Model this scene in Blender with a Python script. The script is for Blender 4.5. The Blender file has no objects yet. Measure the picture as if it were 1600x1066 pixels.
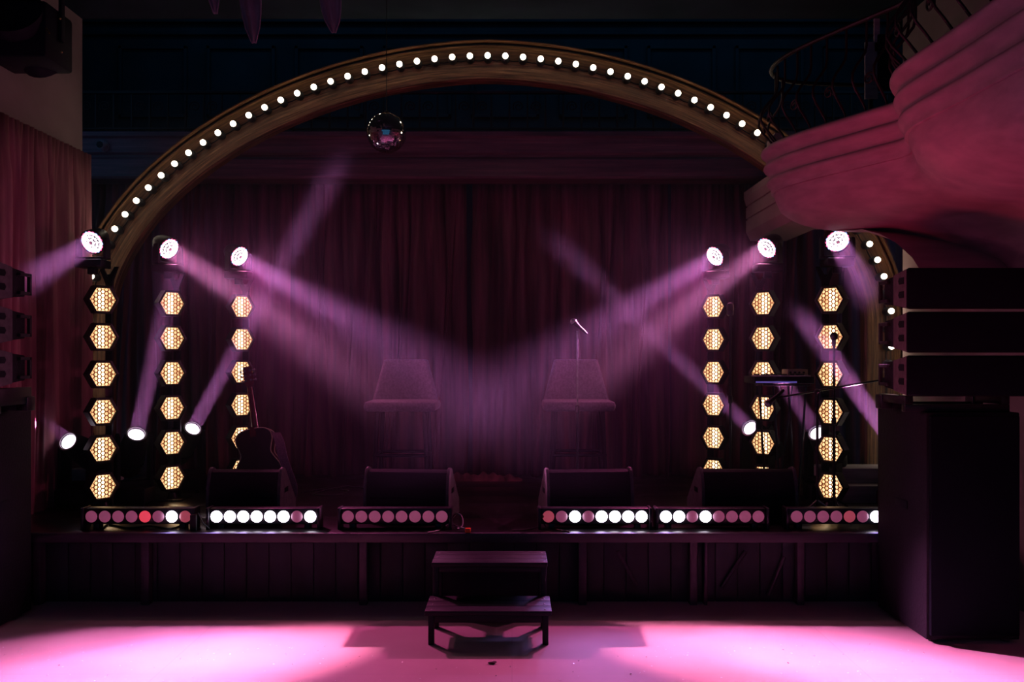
import bpy, bmesh, math, random
from mathutils import Vector, Matrix
random.seed(7)
S = bpy.context.scene
C = S.collection
PI = math.pi
F = 1400.0           # focal length in pixels of the 1600 px wide frame
HZ = 558.0           # horizon row
EYE = 1.7            # camera height


def W(u, v, Y):
    """pixel + distance -> point of the room"""
    return Vector(((u - 800) / F * Y, Y, EYE - (v - HZ) / F * Y))


def G(u, v, z=0.0):
    """pixel on a horizontal plane"""
    Y = (EYE - z) * F / (v - HZ)
    return Vector(((u - 800) / F * Y, Y, z))


# ------------------------------------------------------------------ materials
MATS = {}


def mat(name, col, rough=.6, metal=0., noise=0., scale=(8, 8, 8), col2=None, bump=0., spec=.5, coat=0.):
    if name in MATS:
        return MATS[name]
    m = bpy.data.materials.new(name); m.use_nodes = True
    nt = m.node_tree; N = nt.nodes; L = nt.links
    b = N['Principled BSDF']
    b.inputs['Base Color'].default_value = (*col, 1)
    b.inputs['Roughness'].default_value = rough
    b.inputs['Metallic'].default_value = metal
    b.inputs['Specular IOR Level'].default_value = spec
    b.inputs['Coat Weight'].default_value = coat
    if noise or bump:
        tc = N.new('ShaderNodeTexCoord'); mp = N.new('ShaderNodeMapping'); nz = N.new('ShaderNodeTexNoise')
        mp.inputs['Scale'].default_value = scale
        nz.inputs['Scale'].default_value = 1.0; nz.inputs['Detail'].default_value = 6
        L.new(tc.outputs['Object'], mp.inputs['Vector']); L.new(mp.outputs['Vector'], nz.inputs['Vector'])
        if noise:
            r = N.new('ShaderNodeValToRGB')
            c2 = col2 or tuple(c * (1 - noise) for c in col)
            r.color_ramp.elements[0].position = .35; r.color_ramp.elements[1].position = .68
            r.color_ramp.elements[0].color = (*c2, 1); r.color_ramp.elements[1].color = (*col, 1)
            L.new(nz.outputs['Fac'], r.inputs['Fac']); L.new(r.outputs['Color'], b.inputs['Base Color'])
        if bump:
            bp = N.new('ShaderNodeBump'); bp.inputs['Strength'].default_value = bump; bp.inputs['Distance'].default_value = .01
            L.new(nz.outputs['Fac'], bp.inputs['Height']); L.new(bp.outputs['Normal'], b.inputs['Normal'])
    MATS[name] = m
    return m


def glow(name, col, strength, base=(.6, .6, .6), sample=True):
    if name in MATS:
        return MATS[name]
    m = bpy.data.materials.new(name); m.use_nodes = True
    b = m.node_tree.nodes['Principled BSDF']
    b.inputs['Base Color'].default_value = (*base, 1)
    b.inputs['Roughness'].default_value = .3
    b.inputs['Emission Color'].default_value = (*col, 1)
    b.inputs['Emission Strength'].default_value = strength
    if not sample:
        m.cycles.emission_sampling = 'NONE'
    MATS[name] = m
    return m


def floor_mat():
    m = bpy.data.materials.new('pale_vinyl_floor'); m.use_nodes = True
    nt = m.node_tree; N = nt.nodes; L = nt.links; b = N['Principled BSDF']
    tc = N.new('ShaderNodeTexCoord')
    n1 = N.new('ShaderNodeTexNoise'); n1.inputs['Scale'].default_value = 1.6; n1.inputs['Detail'].default_value = 8
    L.new(tc.outputs['Object'], n1.inputs['Vector'])
    r = N.new('ShaderNodeValToRGB'); r.color_ramp.elements[0].position = .3; r.color_ramp.elements[1].position = .7
    r.color_ramp.elements[0].color = (.58, .43, .46, 1); r.color_ramp.elements[1].color = (.70, .54, .56, 1)
    L.new(n1.outputs['Fac'], r.inputs['Fac'])
    # seams between the vinyl sheets
    br = N.new('ShaderNodeTexBrick'); br.inputs['Scale'].default_value = 1.0
    br.inputs['Brick Width'].default_value = 1.9; br.inputs['Row Height'].default_value = 1.2
    br.inputs['Mortar Size'].default_value = .004; br.offset = 0
    br.inputs['Color1'].default_value = (1, 1, 1, 1); br.inputs['Color2'].default_value = (.97, .97, .97, 1)
    br.inputs['Mortar'].default_value = (.9, .9, .9, 1)
    L.new(tc.outputs['Object'], br.inputs['Vector'])
    mx = N.new('ShaderNodeMix'); mx.data_type = 'RGBA'; mx.blend_type = 'MULTIPLY'; mx.inputs[0].default_value = 1
    L.new(r.outputs['Color'], mx.inputs[6]); L.new(br.outputs['Color'], mx.inputs[7])
    L.new(mx.outputs[2], b.inputs['Base Color'])
    b.inputs['Roughness'].default_value = .55
    b.inputs['Specular IOR Level'].default_value = .25
    return m


def wood_mat(name, c1, c2, scale, rough=.5, streak=(.85, .5, .25), amount=.25):
    m = bpy.data.materials.new(name); m.use_nodes = True
    nt = m.node_tree; N = nt.nodes; L = nt.links; b = N['Principled BSDF']
    tc = N.new('ShaderNodeTexCoord'); mp = N.new('ShaderNodeMapping'); mp.inputs['Scale'].default_value = scale
    nz = N.new('ShaderNodeTexNoise'); nz.inputs['Scale'].default_value = 1; nz.inputs['Detail'].default_value = 9; nz.inputs['Roughness'].default_value = .7
    src = tc.outputs['UV'] if name == 'arch_wood' else tc.outputs['Object']
    L.new(src, mp.inputs['Vector']); L.new(mp.outputs['Vector'], nz.inputs['Vector'])
    r = N.new('ShaderNodeValToRGB')
    e = r.color_ramp.elements
    e[0].position = .40; e[0].color = (*c1, 1); e[1].position = .60; e[1].color = (*c2, 1)
    k = e.new(.68); k.color = (*[a * (1 - amount) + s * amount for a, s in zip(c2, streak)], 1)
    L.new(nz.outputs['Fac'], r.inputs['Fac']); L.new(r.outputs['Color'], b.inputs['Base Color'])
    bp = N.new('ShaderNodeBump'); bp.inputs['Strength'].default_value = .35; bp.inputs['Distance'].default_value = .006
    L.new(nz.outputs['Fac'], bp.inputs['Height']); L.new(bp.outputs['Normal'], b.inputs['Normal'])
    b.inputs['Roughness'].default_value = rough
    MATS[name] = m
    return m


FLOOR = floor_mat()
BLACK = mat('black_paint', (.006, .009, .014), .6, noise=.3, scale=(6, 6, 6), spec=.1)
SPK = mat('black_textured_paint', (.011, .012, .017), .62, noise=.35, scale=(70, 70, 70), bump=.25, spec=.12)
GRILLE = mat('speaker_grille_cloth', (.004, .007, .011), .8, noise=.4, scale=(160, 160, 160), spec=.05)
NAVY = mat('dark_hall_paint', (.02, .035, .045), .9, noise=.35, scale=(2, 2, 2), spec=.1)
PLASTER = mat('pale_plaster', (.40, .30, .29), .85, noise=.2, scale=(2, 2, 3), spec=.15)
BALC = mat('painted_balcony_plaster', (.46, .29, .34), .6, noise=.25, scale=(1.5, 6, 20), bump=.15, spec=.3)
IRON = mat('dark_iron', (.02, .014, .016), .5, .4, noise=.3, scale=(20, 20, 20))
STEEL = mat('worn_steel', (.35, .33, .35), .35, 1., noise=.3, scale=(30, 30, 30))
ALU = mat('brushed_black_metal', (.03, .03, .035), .4, .7, noise=.3, scale=(12, 12, 12))
VELVET = mat('dark_red_velvet', (.30, .075, .115), .75, noise=.82, scale=(9, 3, .55), spec=.3)  # crushed-velvet streaks in the colour also stand in for light on the folds
DRAPE = mat('dusty_rose_drape', (.46, .18, .21), .8, noise=.72, scale=(3, 8, .6), spec=.2)
STAGEW = mat('black_stage_boards', (.022, .016, .02), .28, noise=.5, scale=(18, 2, 4), bump=.1)
STAGEF = mat('dark_stage_timber', (.040, .027, .046), .6, noise=.4, scale=(3, 20, 20))
PANELW = mat('dark_skirting_board', (.010, .013, .024), .7, noise=.5, scale=(9, 9, 1.4))
STEPW = mat('dark_step_boards', (.010, .011, .019), .5, noise=.55, scale=(4, 40, 12), bump=.2, spec=.25)
ARCHW = wood_mat('arch_wood', (.06, .028, .014), (.25, .125, .058), (2.2, 60, 60), .45, amount=.5)
BEAMW = wood_mat('beam_wood', (.12, .05, .075), (.24, .09, .13), (1.0, 14, 22), .5, streak=(.6, .25, .3), amount=.35)
UPH = mat('grey_upholstery', (.24, .17, .25), .85, noise=.3, scale=(60, 60, 60), spec=.2)
WHITEB = mat('worn_white_boards', (.40, .36, .40), .7, noise=.35, scale=(4, 10, 30))
GTRW = mat('mahogany_lacquer', (.16, .035, .025), .25, noise=.4, scale=(30, 6, 3), coat=.5)
GTRB = mat('dark_guitar_back', (.03, .012, .012), .3, noise=.4, scale=(30, 6, 3), coat=.5)
BINDING = mat('cream_binding', (.6, .48, .34), .4, noise=.15, scale=(20, 20, 20))
STRAPM = mat('woven_strap', (.40, .20, .28), .8, noise=.3, scale=(90, 90, 90))
RUBBER = mat('black_rubber', (.006, .008, .010), .7, noise=.2, scale=(20, 20, 20))
MIRROR = mat('mirror_tiles', (.85, .86, .88), .04, 1., noise=.12, scale=(40, 40, 40))
CLOTH = mat('pale_hanging_fabric', (.34, .27, .33), .85, noise=.3, scale=(12, 12, 5), spec=.1)
BEIGE = mat('beige_plastic', (.36, .27, .19), .5, noise=.2, scale=(25, 25, 25))
ORANGE = mat('orange_plug', (.9, .12, .02), .4, noise=.1, scale=(20, 20, 20))
GLITTER = mat('glitter_flake', (.98, .97, .98), .15, 0., noise=.1, scale=(5, 5, 5))
LAMPLIT = mat('lamplit_honeycomb', (.55, .22, .06), .45, .3, noise=.2, scale=(30, 30, 30))  # dark metal grille; the orange of the lamp's light is put into its colour

BULB = glow('frosted_bulb_lit', (1, .83, .62), 9.0)
HEXREF = glow('amber_reflector_lit', (1, .46, .17), .75)
HEXFIL = glow('halogen_tube_lit', (1, .74, .42), 5.0)
LED = glow('led_white_lit', (1, .80, .93), 2.6)
LEDR = glow('led_rim_red_lit', (1, .06, .22), 2.6)
LEDB = glow('led_rim_blue_lit', (.25, .38, 1), 2.6)
LEDC = glow('led_centre_dim', (.7, .12, .25), .5)
SPOTL = glow('spot_lens_lit', (1, .82, 1), 3.0)
BARW = glow('bar_lens_white', (.93, .82, 1), 9.0)
BARR = glow('bar_lens_red', (.9, .06, .10), .75, (.5, .2, .25), False)
BARr = glow('bar_lens_dull_red', (.62, .09, .14), .42, (.5, .2, .25), False)
BARD = glow('bar_lens_idle', (.50, .10, .22), .34, (.5, .3, .4), False)  # unlit lenses: the emission stands in for pink light they only reflect
BLUEL = glow('blue_light_strip', (.12, .16, .9), .25)


# ------------------------------------------------------------------ mesh builder
class MB:
    def __init__(self):
        self.bm = bmesh.new()

    def _merge(self, verts, faces, M=None):
        vs = [self.bm.verts.new(M @ Vector(v) if M else Vector(v)) for v in verts]
        for f in faces:
            try:
                self.bm.faces.new([vs[i] for i in f])
            except ValueError:
                pass
        return vs

    def box(self, lo, hi, bev=0., M=None):
        b = bmesh.new()
        bmesh.ops.create_cube(b, size=1)
        lo = Vector(lo); hi = Vector(hi)
        for v in b.verts:
            v.co = Vector([(lo[i] + hi[i]) / 2 + v.co[i] * (hi[i] - lo[i]) for i in range(3)])
        if bev:
            bmesh.ops.bevel(b, geom=b.edges[:], offset=bev, segments=2, affect='EDGES', profile=.5)
        b.verts.index_update()
        self._merge([v.co.copy() for v in b.verts], [[v.index for v in f.verts] for f in b.faces], M)
        b.free(); return self

    def prism(self, poly, a, b, axis='x', M=None, bev=0.):
        """poly in the plane across `axis`, from a to b"""
        def p(q, t):
            return {'x': (t, q[0], q[1]), 'y': (q[0], t, q[1]), 'z': (q[0], q[1], t)}[axis]
        n = len(poly)
        bb = bmesh.new()
        vs = [bb.verts.new(p(q, a)) for q in poly] + [bb.verts.new(p(q, b)) for q in poly]
        for i in range(n):
            j = (i + 1) % n
            bb.faces.new([vs[i], vs[j], vs[n + j], vs[n + i]])
        bb.faces.new(vs[:n][::-1]); bb.faces.new(vs[n:])
        bmesh.ops.recalc_face_normals(bb, faces=bb.faces[:])
        if bev:
            bmesh.ops.bevel(bb, geom=bb.edges[:], offset=bev, segments=2, affect='EDGES')
        bb.verts.index_update()
        self._merge([v.co.copy() for v in bb.verts], [[v.index for v in f.verts] for f in bb.faces], M)
        bb.free(); return self

    def cyl(self, p0, p1, r0, r1=None, n=12, caps=True):
        return self.tube([p0, p1], [r0, r0 if r1 is None else r1], n, caps)

    def tube(self, pts, r, n=8, caps=True, flat=1.0):
        pts = [Vector(p) for p in pts]
        if not isinstance(r, (list, tuple)):
            r = [r] * len(pts)
        rings = []; up = None
        for i, p in enumerate(pts):
            t = (pts[min(i + 1, len(pts) - 1)] - pts[max(i - 1, 0)]).normalized()
            if up is None:
                up = Vector((0, 0, 1)) if abs(t.z) < .9 else Vector((0, 1, 0))
            sx = t.cross(up).normalized(); up = sx.cross(t).normalized()
            rings.append([self.bm.verts.new(p + (sx * math.cos(2 * PI * k / n) + up * math.sin(2 * PI * k / n) * flat) * r[i]) for k in range(n)])
        for a, b in zip(rings, rings[1:]):
            for k in range(n):
                self.bm.faces.new([a[k], a[(k + 1) % n], b[(k + 1) % n], b[k]])
        if caps:
            self.bm.faces.new(rings[0][::-1]); self.bm.faces.new(rings[-1])
        return self

    def lathe(self, prof, n=24, M=None, caps=True):
        """prof: (radius, z)"""
        vs = []; fs = []
        for r, z in prof:
            vs += [(r * math.cos(2 * PI * k / n), r * math.sin(2 * PI * k / n), z) for k in range(n)]
        for i in range(len(prof) - 1):
            for k in range(n):
                fs.append((i * n + k, i * n + (k + 1) % n, (i + 1) * n + (k + 1) % n, (i + 1) * n + k))
        if caps:
            fs.append(tuple(range(n))[::-1]); fs.append(tuple(range((len(prof) - 1) * n, len(prof) * n)))
        self._merge(vs, fs, M); return self

    def ball(self, c, r, nu=16, nv=10, sc=(1, 1, 1), M=None):
        prof = [(max(1e-4, r * math.sin(PI * i / nv)), -r * math.cos(PI * i / nv)) for i in range(nv + 1)]
        T = Matrix.Translation(Vector(c)) @ Matrix.Diagonal((*sc, 1))
        return self.lathe(prof, nu, (M @ T) if M else T, False)

    def grid(self, fn, nu, nv, closed_u=False):
        vs = [[self.bm.verts.new(fn(i / (nu if closed_u else nu - 1), j / (nv - 1))) for i in range(nu)] for j in range(nv)]
        for j in range(nv - 1):
            for i in range(nu if closed_u else nu - 1):
                k = (i + 1) % nu
                self.bm.faces.new([vs[j][i], vs[j][k], vs[j + 1][k], vs[j + 1][i]])
        return self

    def mesh(self, name, m, smooth=True, ang=35):
        bmesh.ops.recalc_face_normals(self.bm, faces=self.bm.faces[:])
        for f in self.bm.faces:
            f.smooth = smooth
        if smooth:
            for e in self.bm.edges:
                if len(e.link_faces) == 2 and e.calc_face_angle(0) > math.radians(ang):
                    e.smooth = False
        me = bpy.data.meshes.new(name)
        self.bm.to_mesh(me); self.bm.free()
        for mm in (m if isinstance(m, (list, tuple)) else [m]):
            me.materials.append(mm)
        return me

    def build(self, name, m, parent=None, smooth=True, M=None, ang=35):
        o = bpy.data.objects.new(name, self.mesh(name, m, smooth, ang))
        C.objects.link(o)
        if parent:
            o.parent = parent
        if M is not None:
            o.matrix_local = M
        return o


def obj(name, me, parent=None, M=None):
    o = bpy.data.objects.new(name, me); C.objects.link(o)
    o.parent = parent
    if M is not None:
        o.matrix_local = M
    return o


def tag(o, label=None, cat=None, group=None, kind='thing'):
    if label: o['label'] = label
    if cat: o['category'] = cat
    if group: o['group'] = group
    o['kind'] = kind
    return o


def thing(name, label, cat, loc=(0, 0, 0), rz=0., group=None):
    o = bpy.data.objects.new(name, None); C.objects.link(o)
    o.location = loc; o.rotation_euler = (0, 0, rz); o.empty_display_size = .1
    return tag(o, label, cat, group)


def struct(name, mb, m, label=None, smooth=True):
    o = mb.build(name, m, None, smooth)
    o['kind'] = 'structure'
    if label: o['label'] = label
    return o


def dup(root, loc, rz, label, group=None):
    r = root.copy(); C.objects.link(r); r.location = loc; r.rotation_euler = (0, 0, rz); r['label'] = label
    if group: r['group'] = group
    for ch in list(root.children):
        c = ch.copy(); C.objects.link(c); c.parent = r
        for g in ch.children:
            d = g.copy(); C.objects.link(d); d.parent = c
    return r


def align(d, roll_up=Vector((0, 0, 1))):
    """matrix whose local +z looks along d"""
    z = Vector(d).normalized(); x = roll_up.cross(z)
    if x.length < 1e-4: x = Vector((1, 0, 0))
    x.normalize(); y = z.cross(x)
    return Matrix((x, y, z)).transposed().to_4x4()


# ------------------------------------------------------------------ camera
cam = bpy.data.cameras.new('camera'); co = bpy.data.objects.new('camera', cam); C.objects.link(co)
co.location = (0, 0, EYE); co.rotation_euler = (PI / 2, 0, 0)
cam.sensor_width = 36; cam.lens = 36 * F / 1600
cam.shift_y = (HZ - 533) / 1600
cam.clip_start = .05; cam.clip_end = 100
S.camera = co

# ------------------------------------------------------------------ the room
XL, XR = -3.75, 3.41
CEIL = 4.65
WEND = 7.82
struct('floor', MB().box((-5.2, -2.5, -.1), (5.2, 10.7, 0)), FLOOR)
struct('wall_left', MB().box((XL - .12, -2.5, 0), (XL, WEND, CEIL)), PLASTER)
struct('wall_right', MB().box((XR, -2.5, 0), (XR + .12, WEND, CEIL)), PLASTER)
struct('ceiling', MB().box((XL - .12, -2.5, CEIL), (XR + .12, WEND, CEIL + .1)), NAVY)
bw = MB().box((-5.2, 10.5, 0), (5.2, 10.62, 6.6))
struct('wall_back', bw, NAVY)
struct('wall_wing_left', MB().box((-5.2, WEND, 0), (-5.08, 10.5, 6.6)), NAVY)
struct('wall_wing_right', MB().box((5.08, WEND, 0), (5.2, 10.5, 6.6)), NAVY)
struct('ceiling_stage', MB().box((-5.2, WEND, 6.6), (5.2, 10.62, 6.7)), NAVY)
# cornice and panel mouldings high on the back wall
cm = MB()
cm.box((-5.05, 10.42, 5.60), (5.05, 10.5, 5.66), .01)
cm.box((-5.05, 10.44, 5.46), (5.05, 10.5, 5.49), .01)
struct('trim_1', cm, NAVY)
pm = MB()
for i in range(9):
    x0 = -4.6 + i * 1.03
    for a, b in (((x0, 4.5), (x0 + .8, 4.54)), ((x0, 5.3), (x0 + .8, 5.34)), ((x0, 4.5), (x0 + .04, 5.34)), ((x0 + .76, 4.5), (x0 + .8, 5.34))):
        pm.box((a[0], 10.46, a[1]), (b[0], 10.5, b[1]), .006)
struct('trim_2', pm, NAVY)

# beam over the stage curtains, with two fascia boards and a bead
BY = 8.62
bmb = MB()
prof = [(BY + .3, 3.42), (BY + .02, 3.42), (BY, 3.44), (BY, 3.60), (BY + .03, 3.63), (BY + .03, 3.65), (BY, 3.67), (BY - .01, 3.80),
        (BY - .04, 3.82), (BY - .04, 3.86), (BY + .3, 3.86)]
bmb.prism(prof, -5.05, 5.05, 'x')
struct('trim_3', bmb, BEAMW, smooth=False)

# ------------------------------------------------------------------ stage
ST = .5
SY = 6.1
st = thing('stage', 'black raised stage platform with a dark timber front', 'stage', (0, SY, 0))
d = MB()
d.box((-3.73, 0, ST - .065), (3.38, .03, ST), .006)
d.build('front_lip', STAGEF, st)
nb = 6
d = MB()
for i in range(nb):
    y0 = .032 + i * (3.2 / nb)
    d.box((-3.73, y0, ST - .04), (3.39, y0 + 3.2 / nb - .0006, ST), .0004)
d.build('deck', STAGEW, st)
d = MB()
d.box((-3.73, .14, 0), (3.39, .17, ST - .07))
for k in range(45):
    x = -3.7 + k * .155
    d.box((x, .125, 0.0), (x + .148, .14, ST - .07), .003)
d.build('front_panel', PANELW, st)
for u, w in ((228, .055), (568, .055), (910, .055), (1083, .05), (1102, .022), (1250, .05), (1395, .05), (60, .05)):
    x = (u - 800) / F * (SY + .05)
    MB().box((x - w / 2, .03, 0), (x + w / 2, .10, ST - .065), .004).build('post', STAGEF, st)
for (u0, v0, u1, v1) in ((1165, 862, 1128, 918), (1225, 870, 1200, 930), (965, 862, 995, 915)):
    a = W(u0, v0, SY + .1); b = W(u1, v1, SY + .1)
    MB().cyl(a - Vector((0, SY, 0)), b - Vector((0, SY, 0)), .014, n=6).build('brace', STAGEF, st)

# step unit
sx0, sx1 = -.515, .235
sp = thing('step_unit', 'dark two-tread wooden step unit in front of the stage', 'steps', (0, 5.27, 0))
sd = MB()
for y0 in (0., .115, .23):
    sd.box((sx0, y0, .175), (sx1, y0 + .11, .205), .005)
sd.build('tread', STEPW, sp)
sd = MB()
for y0 in (.33, .445, .56):
    sd.box((sx0 + .012, y0, .385), (sx1 - .012, y0 + .11, .415), .005)
sd.build('tread', STEPW, sp)
for x in (sx0 + .02, sx1 - .055):
    MB().box((x, .015, 0), (x + .035, .05, .175), .004).build('leg', STEPW, sp)
    MB().box((x, .34, 0), (x + .035, .38, .385), .004).build('leg', STEPW, sp)
    MB().box((x, .62, 0), (x + .035, .66, .385), .004).build('leg', STEPW, sp)
MB().box((sx0 + .055, .02, .13), (sx1 - .055, .04, .173), .003).build('apron', STEPW, sp)
MB().box((sx0 + .055, .345, .35), (sx1 - .055, .365, .383), .003).build('apron', STEPW, sp)
MB().box((sx0 + .055, .63, .03), (sx1 - .055, .65, .36), .003).build('back_board', BLACK, sp)
sc = MB()
for x in (sx0 + .04, sx1 - .04):
    for y, z in ((.03, .206), (.15, .206), (.27, .206), (.36, .416), (.48, .416), (.6, .416)):
        sc.ball((x, y, z), .006, 8, 5, (1, 1, .5))
sc.build('screws', STEEL, sp)

# ------------------------------------------------------------------ curtains
def curtain_mesh(length, z0, z1, seed, amp=.085, nz=18, gather=.3, f0=6.0):
    rnd = random.Random(seed)
    n = int(length * 70)
    ph = 0; big = []; small = []
    f = f0
    for i in range(n):
        if i % 14 == 0: f = f0 * rnd.uniform(.55, 1.5)
        ph += f / 70.0 * 2 * PI / 1.0
        big.append(ph)
        small.append(i / 70.0 * 2 * PI * 15 + rnd.uniform(-.3, .3))
    am = [amp * (.55 + .45 * math.sin(i * .031 * f0 / 4 + seed) * math.sin(i * .013 + 2 * seed)) for i in range(n)]
    sway = [rnd.uniform(-1, 1) for _ in range(8)]

    def fn(a, b):
        i = min(n - 1, int(round(a * (n - 1))))
        t = b                               # 0 at the top
        s = min(1, t / gather); s = s * s * (3 - 2 * s)
        off = (1 - s) * .014 * math.sin(small[i]) + (.25 + .75 * s) * am[i] * (1 - 2 * abs(math.sin(big[i] * .5)) ** .7 + .35 * math.sin(2.3 * big[i] + 3 * t))
        x = a * length + s * .035 * math.sin(big[i] * .37 + 5 * t + seed) * (1 if 0 < i < n - 1 else 0)
        return Vector((x, off, z1 + (z0 - z1) * b + .012 * s * math.sin(big[i] * .5)))
    m = MB().grid(fn, n, nz)
    return m


def curtain(label, x0, x1, y, z0, z1, seed, mt, group=None, rz=0., loc=None, **k):
    m = curtain_mesh(abs(x1 - x0), z0, z1, seed, **k)
    o = m.build('curtain', mt, None, True, ang=80)
    o.location = loc or (x0, y, 0); o.rotation_euler = (0, 0, rz)
    md = o.modifiers.new('thickness', 'SOLIDIFY'); md.thickness = .006
    tag(o, label, 'curtain', group)
    return o


g = 'dark red curtains along the back of the stage'
CY = 8.98
curtain('dark red stage curtain behind the three left hexagon lamp towers', -4.3, -2.2, CY, .51, 3.47, 1, VELVET, g)
curtain('dark red stage curtain hanging behind the left bar stool', -2.19, -.455, CY, .51, 3.47, 2, VELVET, g)
curtain('dark red stage curtain hanging behind the right bar stool', -.395, 1.56, CY, .51, 3.47, 3, VELVET, g)
curtain('dark red stage curtain behind the three right hexagon lamp towers', 1.6, 4.3, CY, .51, 3.47, 4, VELVET, g)
curtain('dusty rose drape hanging along the left side wall', 0, 4.0, 0, .08, 3.46, 11, DRAPE, None, rz=PI / 2,
        loc=(XL + .065, 3.8, 0), amp=.04, f0=4.5, gather=.12)

# ------------------------------------------------------------------ arch with bulbs
AY = 7.95
AX = (762.5 - 800) / F * AY
AA = 621.5 / F * AY
AZ0 = EYE + (558 - 500) / F * AY
AB = 406 / F * AY
EXP = 1.85
path = []
for i in range(17):
    path.append(Vector((AX - AA, 0, ST + (AZ0 - ST) * i / 16)))
K = 260
for i in range(1, K):
    t = PI - PI * i / K
    c, s = math.cos(t), math.sin(t)
    x = math.copysign(abs(c) ** (2 / EXP), c); z = abs(s) ** (2 / EXP)
    path.append(Vector((AX + AA * x, 0, AZ0 + AB * z)))
for i in range(17):
    path.append(Vector((AX + AA, 0, AZ0 + (ST - AZ0) * i / 16)))
# even arc-length resampling
L = [0]
for a, b in zip(path, path[1:]):
    L.append(L[-1] + (b - a).length)


def along(s):
    s = max(0, min(L[-1], s))
    lo, hi = 0, len(L) - 1
    while hi - lo > 1:
        mid = (lo + hi) // 2
        if L[mid] <= s: lo = mid
        else: hi = mid
    t = (s - L[lo]) / max(1e-9, L[hi] - L[lo])
    p = path[lo].lerp(path[hi], t)
    return p


def frame_at(s):
    p = along(s); q0 = along(s - .06); q1 = along(s + .06)
    t = (q1 - q0).normalized()
    nrm = Vector((-t.z, 0, t.x))        # outward
    return p, t, nrm


arch = thing('stage_arch', 'tall carved wooden stage arch lined with round bulbs', 'arch', (0, AY, 0))


def sweep(prof, name, m, parent, n=180):
    mb = MB(); uvl = mb.bm.loops.layers.uv.new('UVMap')
    rows = []; cum = [0]
    for a, b in zip(prof, prof[1:]): cum.append(cum[-1] + math.hypot(a[0] - b[0], a[1] - b[1]))
    for i in range(n + 1):
        s = L[-1] * i / n
        p, t, nr = frame_at(s)
        rows.append(([mb.bm.verts.new(p + nr * r + Vector((0, y, 0))) for r, y in prof], s))
    for (a, sa), (b, sb) in zip(rows, rows[1:]):
        for k in range(len(prof) - 1):
            f = mb.bm.faces.new([a[k], a[k + 1], b[k + 1], b[k]])
            for lp, uv in zip(f.loops, ((sa, cum[k]), (sa, cum[k + 1]), (sb, cum[k + 1]), (sb, cum[k]))):
                lp[uvl].uv = uv
    return mb.build(name, m, parent, True, ang=30)


sweep([(-.175, .13), (-.175, .035), (-.158, .012), (-.10, 0), (.108, 0), (.108, .13), (-.175, .13)], 'arch_band', ARCHW, arch)
sweep([(.108, .2), (.106, -.022), (.111, -.034), (.121, -.034), (.128, -.018), (.130, .02), (.130, .2), (.108, .2)], 'inner_moulding', ARCHW, arch)
sweep([(.130, .2), (.130, .016), (.150, .012), (.153, -.03), (.159, -.042), (.169, -.040), (.176, -.02), (.18, .03), (.20, .05), (.215, .09), (.215, .28), (.130, .28), (.130, .2)], 'outer_moulding', ARCHW, arch)
# bulbs every 27.2 px along the line, one at the crown
sp_ = 27.3 / F * AY
scrown = min(range(len(path)), key=lambda i: abs(path[i].x - W(762, 94, AY).x) + (0 if path[i].z > 3.5 else 9))
s0 = L[scrown]
bulb_me = MB().ball((0, -.126, 0), .0255, 16, 12).mesh('bulb', BULB)
sm = MB().lathe([(.031, 0), (.036, .012), (.036, .03), (.040, .045), (.039, .08), (.026, .106)], 16, Matrix.Rotation(PI / 2, 4, 'X'))
sock_me = sm.mesh('socket', RUBBER)
cab = []
k0 = -int(s0 / sp_); k1 = int((L[-1] - s0) / sp_)
for k in range(k0, k1 + 1):
    s = s0 + k * sp_
    if s < .15 or s > L[-1] - .15: continue
    p, t, nr = frame_at(s)
    b = obj('bulb', bulb_me, arch, Matrix.Translation(p))
    obj('socket', sock_me, b)
    cab += [p + Vector((0, -.012, 0)), along(s + sp_ / 2) + Vector((0, -.008, -.008))]
MB().tube(cab[:-1], .005, 6).build('cable', RUBBER, arch)

# ------------------------------------------------------------------ gallery railing above the beam
RY = 8.72
gr = thing('gallery_railing', 'dark iron railing with scrolls along the gallery above the stage beam', 'railing', (0, RY, 3.86))
MB().box((-4.9, -.02, .40), (4.9, .02, .43), .005).build('top_rail', IRON, gr)
MB().box((-4.9, -.015, .05), (4.9, .015, .07), .004).build('bottom_rail', IRON, gr)
bal = MB().box((-.009, -.009, 0), (.009, .009, .40), .002).mesh('baluster', IRON)


def scroll_mesh(r=.055, turns=1.6, th=.006, axis='y'):
    pts = []
    for i in range(40):
        a = i / 39 * turns * 2 * PI; rr = .012 + (r - .012) * i / 39
        pts.append((rr * math.cos(a), 0, rr * math.sin(a)))
    return MB().tube(pts, th, 6)


scm = scroll_mesh().mesh('scroll', IRON)
step = .175
for i in range(54):
    x = -4.75 + i * step
    obj('baluster', bal, gr, Matrix.Translation((x, 0, 0)))
    if i % 3 != 2:
        obj('scroll', scm, gr, Matrix.Translation((x + step / 2, 0, .28)))

# ------------------------------------------------------------------ balcony on the right
plan = [(2.28, 2.2), (2.24, 2.8), (2.21, 3.3), (2.20, 3.86), (2.19, 4.375), (2.17, 4.755), (2.185, 4.96), (2.26, 5.16), (2.37, 5.34), (2.44, 5.50),
        (2.43, 5.62), (2.36, 5.76), (2.27, 5.95), (2.185, 6.12), (2.06, 6.41), (1.99, 6.68), (2.0, 6.92), (2.10, 7.10), (2.30, 7.22), (2.8, 7.28), (3.40, 7.30)]


def catmull(pts, n):
    P = [Vector((*p, 0)) for p in pts]; out = []
    for i in range(len(P) - 1):
        p0, p1, p2, p3 = P[max(i - 1, 0)], P[i], P[i + 1], P[min(i + 2, len(P) - 1)]
        for k in range(n):
            t = k / n
            out.append(.5 * ((2 * p1) + (p2 - p0) * t + (2 * p0 - 5 * p1 + 4 * p2 - p3) * t * t + (3 * p1 - p0 - 3 * p2 + p3) * t ** 3))
    out.append(P[-1]); return out


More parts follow.
